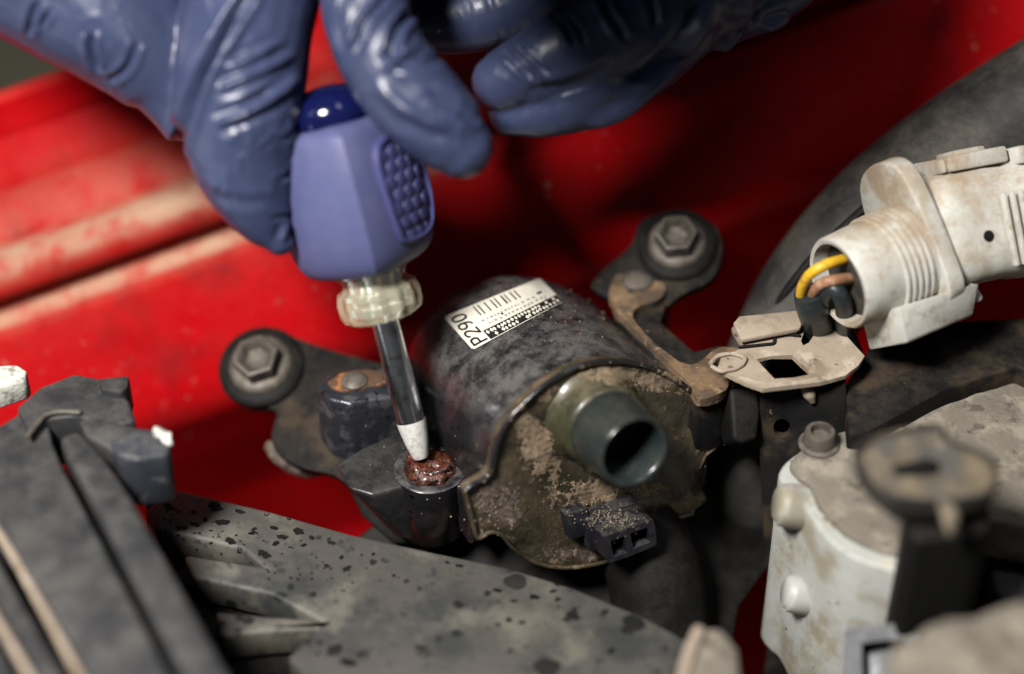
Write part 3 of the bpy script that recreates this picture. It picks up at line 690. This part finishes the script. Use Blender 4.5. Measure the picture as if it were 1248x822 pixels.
KD2 = Vector((.93, .19, -.31)).normalized(); K2 = kp(126, 4, 0)
kr1 = Vector((-.2, .97, .03)); kr1 = (kr1 - KD2 * kr1.dot(KD2)).normalized(); kr2 = KD2.cross(kr1); kr2 = kr2 if kr2.z > 0 else -kr2
def kq(s, a, b): return K2 + KD2 * (s - 126) + kr1 * a + kr2 * b
def rbox(s, b0, b1, a0, a1, n=10, e=3.2):
    cb, ca, rb, ra = (b0 + b1) / 2, (a0 + a1) / 2, (b1 - b0) / 2, (a1 - a0) / 2; out = []
    for i in range(40):
        t = 2 * math.pi * i / 40; c_, s_ = math.cos(t), math.sin(t); q = (abs(c_) ** e + abs(s_) ** e) ** (-1 / e)
        out.append(kq(s, ca + s_ * q * ra, cb + c_ * q * rb))
    return out
bm = loft([rbox(s, *q) for s, q in [(126, (-48, 50, -52, 64)), (140, (-54, 58, -58, 78)), (160, (-56, 62, -60, 84)), (205, (-56, 64, -60, 84)), (232, (-56, 64, -58, 80)), (244, (-60, 69, -64, 84)), (330, (-60, 70, -66, 86)), (400, (-60, 70, -66, 86))]])
add('shell', rough_up(bm, 1.0, .03), 'conn', con, smooth=50)
bm = None
for a0, a1, b0, b1, s0, s1 in [(80, 98, -34, 44, 150, 158), (80, 100, -40, -18, 150, 236), (80, 100, 26, 50, 158, 240), (88, 106, -30, 22, 186, 228), (74, 96, -52, 60, 246, 262)]:
    bm = prism([kq(s0, a0, b0), kq(s0, a0, b1), kq(s0, a1, b1), kq(s0, a1, b0)], KD2 * (s1 - s0), 4, bm=bm)
add('lock_tab', bm, 'conn', con)
bm = None
for i in range(7):
    s0 = 206 + i * 12; bm = prism([kq(s0, -46, 66), kq(s0, 44, 66), kq(s0, 44, 76), kq(s0, -46, 76)], KD2 * 6, 1.5, bm=bm)
add('grip_rib', bm, 'conn', con)
add('shell_hole', lathe([(0, 0), (7, 0), (7, 3), (0, 3)], kq(184, -4, 61), kr2, 20), 'rubber', con)
pl = [kp(34, -50, 52), kp(34, -95, 40), kp(142, -98, 30), kp(150, -62, 56)]
add('lower_block', prism(pl, -kn2 * 90, 4), 'conn2', con)
bm = tube([(kp(150, -66, 30), 8), (kp(156, -80, 30), 6)], 10, 4, rnd=True); add('peg', bm, 'conn', con)
w = thing('cable', 'cable of yellow, brown and black wires entering the ivory connector', 'cable', C(990, 400, 10))
add('yellow_wire', tube([(C(982, 385, -30), 6.4), (C(976, 360, 4), 6.4), (C(984, 338, 34), 6.4), (C(1004, 324, 46), 6.6), (C(1028, 316, 30), 6.4), (C(1060, 306, -10), 6.4)], 16, 8), 'wire_y', w)
add('brown_wire', tube([(C(992, 385, -30), 6.4), (C(990, 362, 4), 6.8), (C(1000, 347, 32), 7), (C(1022, 341, 38), 7), (C(1060, 338, -8), 7)], 16, 8), 'wire_b', w)
add('black_wire', tube([(C(1002, 388, -40), 9), (C(1004, 362, 10), 9), (C(1016, 352, 32), 10), (C(1028, 370, 20), 11), (C(1030, 400, -50), 12), (C(1040, 430, -90), 12)], 16, 8), 'wire_k', w)
add('sleeve', tube([(C(986, 357, 6), 19), (C(990, 374, -10), 20), (C(997, 394, -58), 21), (C(1003, 430, -140), 21)], 20, 6), 'wire_k', w)

# ------------------------------------------------------------------ wiring bracket in front of the hose
br = thing('wiring_bracket', 'bent steel bracket with dusty beige top plate and long black strip', 'bracket', C(960, 640, -80))
B0 = (960, 440, -10)
bm = plate(hp([(896, 408), (892, 400), (900, 395), (970, 387), (981, 390), (982, 398), (976, 416), (979, 421), (986, 418), (1002, 393), (1010, 391), (1032, 410), (1054, 434), (1046, 446), (1030, 458), (1000, 466), (960, 470), (930, 474), (908, 466), (890, 458), (874, 450), (880, 434), (902, 426), (904, 420)], *B0),
           [hp([(922, 438), (940, 434), (966, 433), (976, 444), (990, 456), (968, 460), (944, 462), (934, 452)], *B0)], DOWN * 6, 0)
add('top_plate', rough_up(bm, 1.0, .05), 'beige', br, label='dusty beige top plate with square hole')
bm = tube([(p, 3.6) for p in hp([(904, 462), (935, 468), (970, 466), (1008, 459), (1040, 446)], 960, 440, -12)], 12, 5, rnd=True); add('fold', rough_up(bm, 2.5, .08), 'beige', br)
bm = tube([(p, 2.2) for p in [q + UP * 2 for q in hp([(902, 425), (930, 422), (943, 420), (945, 412), (960, 410), (974, 411)], *B0)]], 8, 4, rnd=True); add('crack_wire', bm, 'steel_black', br)
bm = prism([q + UP * 14 for q in hp([(893, 404), (900, 396), (972, 388), (981, 392), (974, 410), (902, 424)], *B0)], DOWN * 8, 2); add('raised_tab', rough_up(bm, 1, .05), 'beige', br)
bm = tube([(p, 2.6) for p in [q + UP * 3 for q in hp([(866, 446), (876, 436), (896, 434), (908, 440), (900, 450), (880, 455), (867, 449)], *B0)]], 10, 5); add('ring_lip', rough_up(bm, 1.5, .1), 'beige', br)
NV = Vector((-.1, -.45, .89)).normalized()
V0 = C(980, 470, -10)
bm = plate(trace([(926, 482), (934, 474), (1000, 466), (1030, 460), (1034, 500), (1036, 620), (1010, 700), (984, 760), (982, 860), (926, 860), (940, 760), (930, 640), (926, 560)], V0, NV),
           [trace([(953 + 10 * math.cos(t), 522 + 10.5 * math.sin(t)) for t in [2 * math.pi * i / 20 for i in range(20)]], V0, NV)], -NV * 12, 1.5)
add('strip', bm, 'steel_black', br, label='long black steel strip with round hole')
add('drip_tab', tube([(onpl(980, 472, V0 + NV * 3, NV), 5), (onpl(986, 480, V0 + NV * 5, NV), 8), (onpl(990, 488, V0 + NV * 3, NV), 5)], 12, 5, rnd=True), 'beige', br)

# big hose behind
hs = thing('hose', 'thick dusty black rubber hose curving up behind the ivory connector', 'hose', C(1000, 400, -160))
add('hose_wall', tube([(C(905, 640, -260), 66), (C(930, 500, -200), 68), (C(985, 372, -170), 74), (C(1072, 272, -160), 82), (C(1180, 188, -160), 86), (C(1330, 96, -170), 90), (C(1500, 10, -180), 90)], 40, 10), 'hose', hs)
add('hose_seam', tube([(C(918, 420, -150), 7), (C(958, 358, -112), 7), (C(1000, 306, -96), 7), (C(1060, 250, -84), 7)], 12, 8, rnd=True), 'rubber', hs)
duct = thing('duct', 'dull black duct stub under the coil cap beside the long strip', 'duct', C(800, 740, -120))
add('duct_wall', tube([(C(770, 640, -120), 62), (C(798, 700, -110), 62), (C(806, 790, -120), 62), (C(800, 900, -140), 62)], 36, 8), 'rubber', duct)
sh = thing('dark_backing', 'flat black shield added to darken the gap below the coil and the long strip', 'backing', C(880, 640, -200))  # black sheet standing in for the darkness under the coil
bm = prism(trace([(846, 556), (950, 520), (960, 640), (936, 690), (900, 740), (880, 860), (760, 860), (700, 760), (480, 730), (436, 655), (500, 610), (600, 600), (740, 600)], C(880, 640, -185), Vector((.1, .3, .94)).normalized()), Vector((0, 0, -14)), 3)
add('backing_sheet', bm, 'rubber', sh)

# ------------------------------------------------------------------ right: tray, dusty cover, white housing
eb = thing('dark_filler', 'black sheet added to darken the gap at right edge below the tray', 'engine', C(1220, 700, -200))
add('filler_face', prism(trace([(1040, 480), (1420, 440), (1420, 960), (1010, 960), (1000, 820)], C(1200, 640, -150), Vector((0, .1, 1)).normalized()), Vector((0, 0, -40)), 6), 'rubber', eb)  # dark cover added over the red panel where the gap is black
tr = thing('tray', 'black tray ledge in shadow under the ivory connector', 'tray', C(1130, 450, -60))
bm = prism(hp([(1030, 470), (1060, 420), (1160, 392), (1400, 380), (1400, 520), (1240, 446), (1150, 476), (1052, 530), (1034, 530)], 1140, 450, -50), DOWN * 60, 4)
add('tray_ledge', rough_up(bm, 1.5, .02), 'steel_black', tr)
dc = thing('engine_cover', 'dusty brown metal cover sloping behind the white housing', 'cover', C(1180, 520, -40))
bm = prism(hp(smooth2([(1040, 545), (1060, 522), (1150, 478), (1240, 444), (1420, 400), (1420, 640), (1240, 640), (1100, 600)], 3), 1150, 520, -10), DOWN * 60, 6, seg=3)
add('cover_shell', rough_up(bm, 5, .02, 2), 'lid', dc, smooth=60)

hz = thing('actuator', 'white cast housing with grey dusty lid and side pegs beside the strip', 'housing', C(1040, 760, 40))
H0 = (1020, 600, 70)
HO = smooth2([(949, 580), (953, 566), (966, 554), (990, 540), (1020, 528), (1090, 520), (1160, 560), (1165, 660), (1128, 700), (1085, 694), (1046, 682), (1014, 662), (990, 634), (974, 606), (962, 596)], 3)
bm = prism(hp(HO, *H0), DOWN * 290, 6, seg=3, taper=.97); add('casing', rough_up(bm, 2, .015), 'white', hz, smooth=50)
HL = smooth2([(964, 574), (970, 560), (994, 544), (1022, 533), (1090, 524), (1160, 560), (1165, 650), (1124, 684), (1086, 678), (1050, 666), (1020, 646), (998, 620), (986, 596), (974, 588)], 3)
bm = prism([p + UP * 9 for p in hp(HL, *H0)], DOWN * 12, 3, seg=2); add('lid', rough_up(bm, 2.0, .06), 'lid', hz, smooth=50)
SB = hp([(997, 549)], *H0)[0] + UP * 9
a, u, v = frame(UP)
bm = lathe([(25, 0), (25, 3), (20, 5), (19, 20), (17, 23), (12, 23.5), (11, 15), (0, 14)], SB, UP, 36); add('lid_screw', bm, 'zinc', hz)
for (x, y, z, r) in [(948, 614, 60, 27), (958, 722, 16, 24)]:
    add('peg', tube([(C(x + 40, y + 6, z - 10), r), (C(x + 12, y + 2, z), r), (C(x + 4, y, z + 2), r * .92), (C(x - 2, y - 1, z + 3), r * .7)], 28, 6, rnd=False), 'white', hz, smooth=60)

pg = thing('plug', 'black post with wide dished cap packed with tan mud, before the white housing', 'plug', C(1150, 700, 180))
P0 = (1120, 570, 270)
PO = smooth2([(1043, 560), (1048, 553), (1058, 536), (1064, 530), (1140, 519), (1150, 522), (1158, 538), (1166, 542), (1204, 556), (1218, 570), (1217, 580), (1200, 602), (1192, 608), (1100, 612), (1086, 606)][::2], 5)
po = hp(PO, *P0); pc = sum(po, Vector()) / len(po)
rings = [[pc + (p - pc) * s + UP * o for p in po] for s, o in [(.5, -66), (.62, -58), (.96, -26), (1.02, -4), (1.0, 4), (.96, 5), (.93, 2), (.90, -12)]]
add('plug_shell', loft(rings), 'dustyblack', pg, smooth=50)
rings = [[pc + (p - pc) * s + UP * o for p in po] for s, o in [(.93, -16), (.92, -1), (.75, 2), (.5, -1), (.25, -2), (.05, -2)]]
add('mud_fill', rough_up(loft(rings), 4, .03), 'tanfill', pg, smooth=60)
add('rib', prism([p + UP * 6 for p in hp([(1086, 572), (1130, 562), (1146, 568), (1140, 580), (1096, 582)], *P0)], DOWN * 10, 3), 'rubber', pg)
bm = prism(hp([(1104, 606), (1206, 590), (1210, 640), (1196, 652), (1116, 660), (1104, 640)], 1140, 620, 250), DOWN * 300, 8, seg=3); add('post', rough_up(bm, 2, .02), 'rubber', pg)
add('drop_tab', tube([(C(1152, 616, 332), 8), (C(1158, 630, 332), 10), (C(1158, 646, 328), 6)], 12, 5, rnd=True), 'tanfill', pg)
ct = thing('socket_housing', 'small black square socket at the foot of the white housing', 'socket', C(1075, 800, 150))
bm = plate(trace(smooth2([(1030, 776), (1038, 766), (1108, 760), (1118, 768), (1124, 860), (1034, 860)], 3), C(1075, 800, 190), Vector((-.15, .25, .95)).normalized()), [trace([(1050, 784), (1104, 778), (1110, 850), (1052, 850)], C(1075, 800, 190), Vector((-.15, .25, .95)).normalized())], Vector((.15, -.25, -.95)) * 60, 0)
add('socket_frame', bm, 'clip', ct)
add('socket_core', prism(trace([(1056, 796), (1096, 788), (1104, 850), (1058, 850)], C(1075, 800, 165), Vector((-.15, .25, .95)).normalized()), Vector((0, 0, -40)), 3), 'clip', ct)
lp = thing('casting', 'dusty grey brown casting at bottom right corner', 'casting', C(1200, 800, 260))
bm = prism(hp(smooth2([(1086, 800), (1110, 776), (1170, 752), (1260, 736), (1420, 720), (1420, 960), (1080, 960)], 3), 1180, 800, 420), DOWN * 120, 12, seg=3)
add('casting_shell', rough_up(bm, 9, .018, 2), 'lid', lp, smooth=60)
sd = thing('fitting', 'dim grey fitting beside the black plug at right edge', 'fitting', C(1235, 690, 60))
bm = prism(hp(smooth2([(1214, 672), (1260, 650), (1400, 650), (1400, 760), (1230, 740)], 3), 1240, 690, 60), DOWN * 120, 6); add('fitting_shell', rough_up(bm, 3, .03), 'radiator', sd, smooth=60)

# ------------------------------------------------------------------ left: radiator frame
rf = thing('radiator_frame', 'dark grey nylon radiator top frame with raised long rail and ribs', 'radiator', C(100, 700, 150))
Q0 = (100, 600, 150)
def hq(pts, dz=0.0): return [p + UP * dz for p in hp(pts, *Q0)]
bm = prism(hq([(-70, 560), (18, 506), (40, 486), (58, 506), (64, 540), (74, 566), (226, 860), (128, 860), (8, 652), (-70, 580)]), DOWN * 70, 5, seg=3); add('top_slab', rough_up(bm, 1.5, .012), 'radiator', rf)
bm = prism(hq([(-90, 600), (-6, 668), (104, 860), (56, 860), (-6, 752), (-90, 640)], -14), DOWN * 60, 6, seg=3); add('slab_rib', rough_up(bm, 1.5, .012), 'radiator', rf)
bm = prism(hq([(-90, 690), (-4, 770), (46, 860), (-90, 860)], -22), DOWN * 60, 6, seg=3); add('slab_rib', rough_up(bm, 1.5, .012), 'radiator', rf)
for pts in ([(-40, 600), (6, 660), (116, 856)], [(-40, 690), (0, 760), (56, 856)]):
    add('edge_highlight', tube([(p, 5) for p in hq(pts, -3)], 10, 6), 'beige', rf)  # pale beads stand in for light catching the slab edges
bm = prism(hq([(72, 536), (96, 528), (128, 560), (160, 606), (300, 860), (240, 860), (120, 628), (84, 562)], 6), DOWN * 46, 9, seg=4); add('long_rail', rough_up(bm, 2, .012), 'radiator', rf)
bm = prism(hq([(-60, 560), (20, 500), (42, 484), (300, 860), (280, 880), (-60, 880)], -64), DOWN * 420, 0); add('under_tray', bm, 'rubber', rf)  # made deep to block low side light from the red panel
# clamp block behind
bm = prism(hq([(22, 505), (50, 478), (92, 463), (140, 470), (158, 496), (166, 520), (130, 530), (96, 514), (60, 517), (40, 540)], 10), DOWN * 80, 5, seg=3); add('end_block', rough_up(bm, 2.5, .03), 'radiator', rf)
bm = prism(hq([(122, 476), (160, 472), (158, 486), (150, 494), (126, 490)], 20), DOWN * 50, 4); add('end_fin', bm, 'radiator', rf)
bm = prism(hq([(134, 548), (176, 532), (200, 536), (209, 548), (206, 566), (168, 572), (144, 566)], 16), DOWN * 80, 6, seg=3); add('clip_block', rough_up(bm, 2, .03), 'clip', rf)
bm = prism(hq([(96, 520), (116, 516), (170, 530), (200, 534), (190, 552), (140, 560), (106, 540)], 12), DOWN * 36, 5, seg=3); add('clip_arm', rough_up(bm, 2, .03), 'radiator', rf)
add('lip', tube([(p, 3.5) for p in hq([(36, 541), (48, 526), (58, 516), (76, 512), (98, 513)], 13)], 10, 3, rnd=True), 'zinc', rf)
bm = tube([(p, r) for p, r in zip(hq([(192, 538), (201, 544), (208, 552)], 17), (5, 7, 4))], 12, 5, rnd=True); add('broken_edge', rough_up(bm, 4, .1), 'chip', rf, label='white broken edge of the clip')
wf = thing('fastener', 'chipped white plastic fastener at left edge behind the radiator frame', 'fastener', C(10, 480, 0))
bm = prism(hq([(-40, 470), (-20, 450), (22, 447), (34, 456), (32, 466), (0, 476), (-40, 486)], 6), DOWN * 36, 5, seg=3); add('fastener_head', rough_up(bm, 3, .05), 'chip', wf)

# speckled alloy arm
al = thing('alloy_arm', 'grey pitted alloy arm with black specks below the coil', 'arm', C(500, 740, 40))
AL0 = (500, 672, 10)
ao = hp([(178, 622), (196, 602), (216, 596), (330, 623), (430, 650), (520, 670), (620, 690), (700, 716), (790, 752), (846, 784), (880, 860), (420, 880), (350, 800), (390, 764), (320, 770), (268, 776), (262, 744), (392, 756), (330, 724), (236, 704), (224, 676), (322, 690), (296, 668), (190, 645)], *AL0)
bm = prism(ao, DOWN * 46, 6, seg=3)
add('arm_web', rough_up(bm, 2.0, .02), 'alu', al, smooth=50)
arm_bvh = BVHTree.FromPolygons([Vector((v.co.dot(RX), v.co.dot(UY), v.co.dot(BZ))) / S + BASE[al] for v in bpy.data.objects['arm_web'].data.vertices], [tuple(p.vertices) for p in bpy.data.objects['arm_web'].data.polygons])
spots = [(262, 618, 14, 7), (292, 624, 8, 4), (238, 640, 8, 4), (221, 644, 9, 5), (271, 637, 10, 6), (250, 634, 5, 3), (281, 660, 10, 5), (308, 650, 6, 3), (334, 644, 6, 4), (364, 648, 11, 5), (344, 655, 8, 5), (336, 663, 6, 4), (322, 676, 11, 7), (292, 671, 5, 4), (380, 656, 6, 3), (404, 662, 6, 4), (370, 665, 5, 3), (416, 680, 5, 3), (398, 690, 5, 3), (424, 692, 6, 3), (420, 695, 5, 3), (310, 645, 4, 3), (325, 627, 5, 3), (236, 625, 6, 3), (206, 618, 10, 5), (352, 633, 4, 2),
         (512, 790, 12, 5), (560, 690, 8, 4), (606, 720, 9, 5), (626, 733, 7, 4), (652, 728, 10, 6), (674, 721, 8, 4), (620, 756, 9, 4), (745, 794, 8, 7), (820, 766, 11, 6), (690, 756, 8, 4), (425, 808, 14, 6), (545, 686, 6, 3), (700, 742, 5, 3), (480, 702, 5, 3), (455, 676, 5, 3)]
for _ in range(70):
    x = 200 + abs(rng.normal(0, 170)); spots.append((x, 612 + (x - 200) * .28 + rng.uniform(0, 50), rng.uniform(1.2, 3.2), rng.uniform(1, 2.2)))
bm = bmesh.new()
for x, y, rx, ry in spots:
    vs = []; og = Vector((0, 0, D)); ph = rng.uniform(0, 6.28)
    for k in range(14):
        t = 2 * math.pi * k / 14; q = 1 + .28 * math.sin(2 * t + ph) + .16 * math.sin(5 * t + 2 * ph) + rng.uniform(-.08, .08)
        d = (C(x + rx * q * math.cos(t) * (.55 if x > 440 else .72), y + ry * q * math.sin(t) * (.55 if x > 440 else .72), 0) - og).normalized(); h_ = arm_bvh.ray_cast(og, d)
        if h_[0] is None: vs = None; break
        n_ = h_[1] if h_[1].dot(d) < 0 else -h_[1]
        vs.append(bm.verts.new(h_[0] + n_ * .5))
    if vs: bm.faces.new(vs)
add('pit_speck', bm, 'rubber', al, kind='stuff', label='black corrosion specks on the alloy arm')
ab = hp([(178, 610), (216, 600), (430, 655), (620, 694), (790, 758), (846, 790), (880, 880), (200, 900), (180, 760)], AL0[0], AL0[1], AL0[2] - 70)
add('arm_floor', prism(ab, DOWN * 20, 0), 'rubber', al)
tb = thing('stay', 'dusty grey brown stay with a raised ridge at the right end of the alloy arm', 'stay', C(850, 800, 120))
bm = prism(hp([(842, 772), (856, 764), (880, 766), (900, 792), (906, 860), (812, 860)], 860, 800, 280), DOWN * 50, 6, seg=3); add('stay_bar', rough_up(bm, 2.5, .03), 'lid', tb)
add('stay_ridge', tube([(p, 7) for p in [q + UP * 2 for q in hp([(852, 770), (838, 805), (826, 860)], 860, 800, 280)]], 10, 5), 'beige', tb)

# ------------------------------------------------------------------ grit on the coil
dgp = bpy.context.evaluated_depsgraph_get(); bvs = []
for o in coil.children:
    me = o.data; bvs.append(BVHTree.FromPolygons([v.co.copy() for v in me.vertices], [tuple(p.vertices) for p in me.polygons]))
cw = W(BASE[coil])
def hit_coil(x, y):
    o = W(Vector((0, 0, D))) - cw; d = (W(C(x, y, 0)) - cw - o).normalized(); best = None
    for b in bvs:
        h_ = b.ray_cast(o, d)
        if h_[0] is not None and (best is None or h_[3] < best[2]): best = (h_[0], h_[1], h_[3])
    return best
bm = bmesh.new()
def toview(wv): return Vector((wv.dot(RX), wv.dot(UY), wv.dot(BZ))) / S
for cx, cy, sx, sy, n, rmin, rmax in [(745, 632, 22, 9, 300, .25, 1.2), (700, 600, 30, 12, 30, .3, .9), (760, 450, 60, 4, 80, .3, .9), (820, 600, 30, 22, 25, .3, 1.0), (700, 390, 50, 22, 70, .4, 1.3), (520, 560, 50, 24, 40, .4, 1.1), (595, 625, 16, 14, 60, .5, 1.4)]:
    for _ in range(n):
        h_ = hit_coil(rng.normal(cx, sx), rng.normal(cy, sy))
        if h_ is None: continue
        p = toview(h_[0] + cw); nn = toview(h_[1] * S).normalized(); r = rng.uniform(rmin, rmax)
        m = Matrix.Translation(p + nn * r * .4) @ Matrix.Rotation(rng.uniform(0, 6), 4, Vector(rng.normal(0, 1, 3)).normalized()) @ Matrix.Diagonal((r * rng.uniform(.7, 1.5), r, r * rng.uniform(.6, 1.1), 1))
        bmesh.ops.create_icosphere(bm, subdivisions=1, radius=1, matrix=m)
add('grit', bm, 'crumb', coil, kind='stuff', smooth=20)
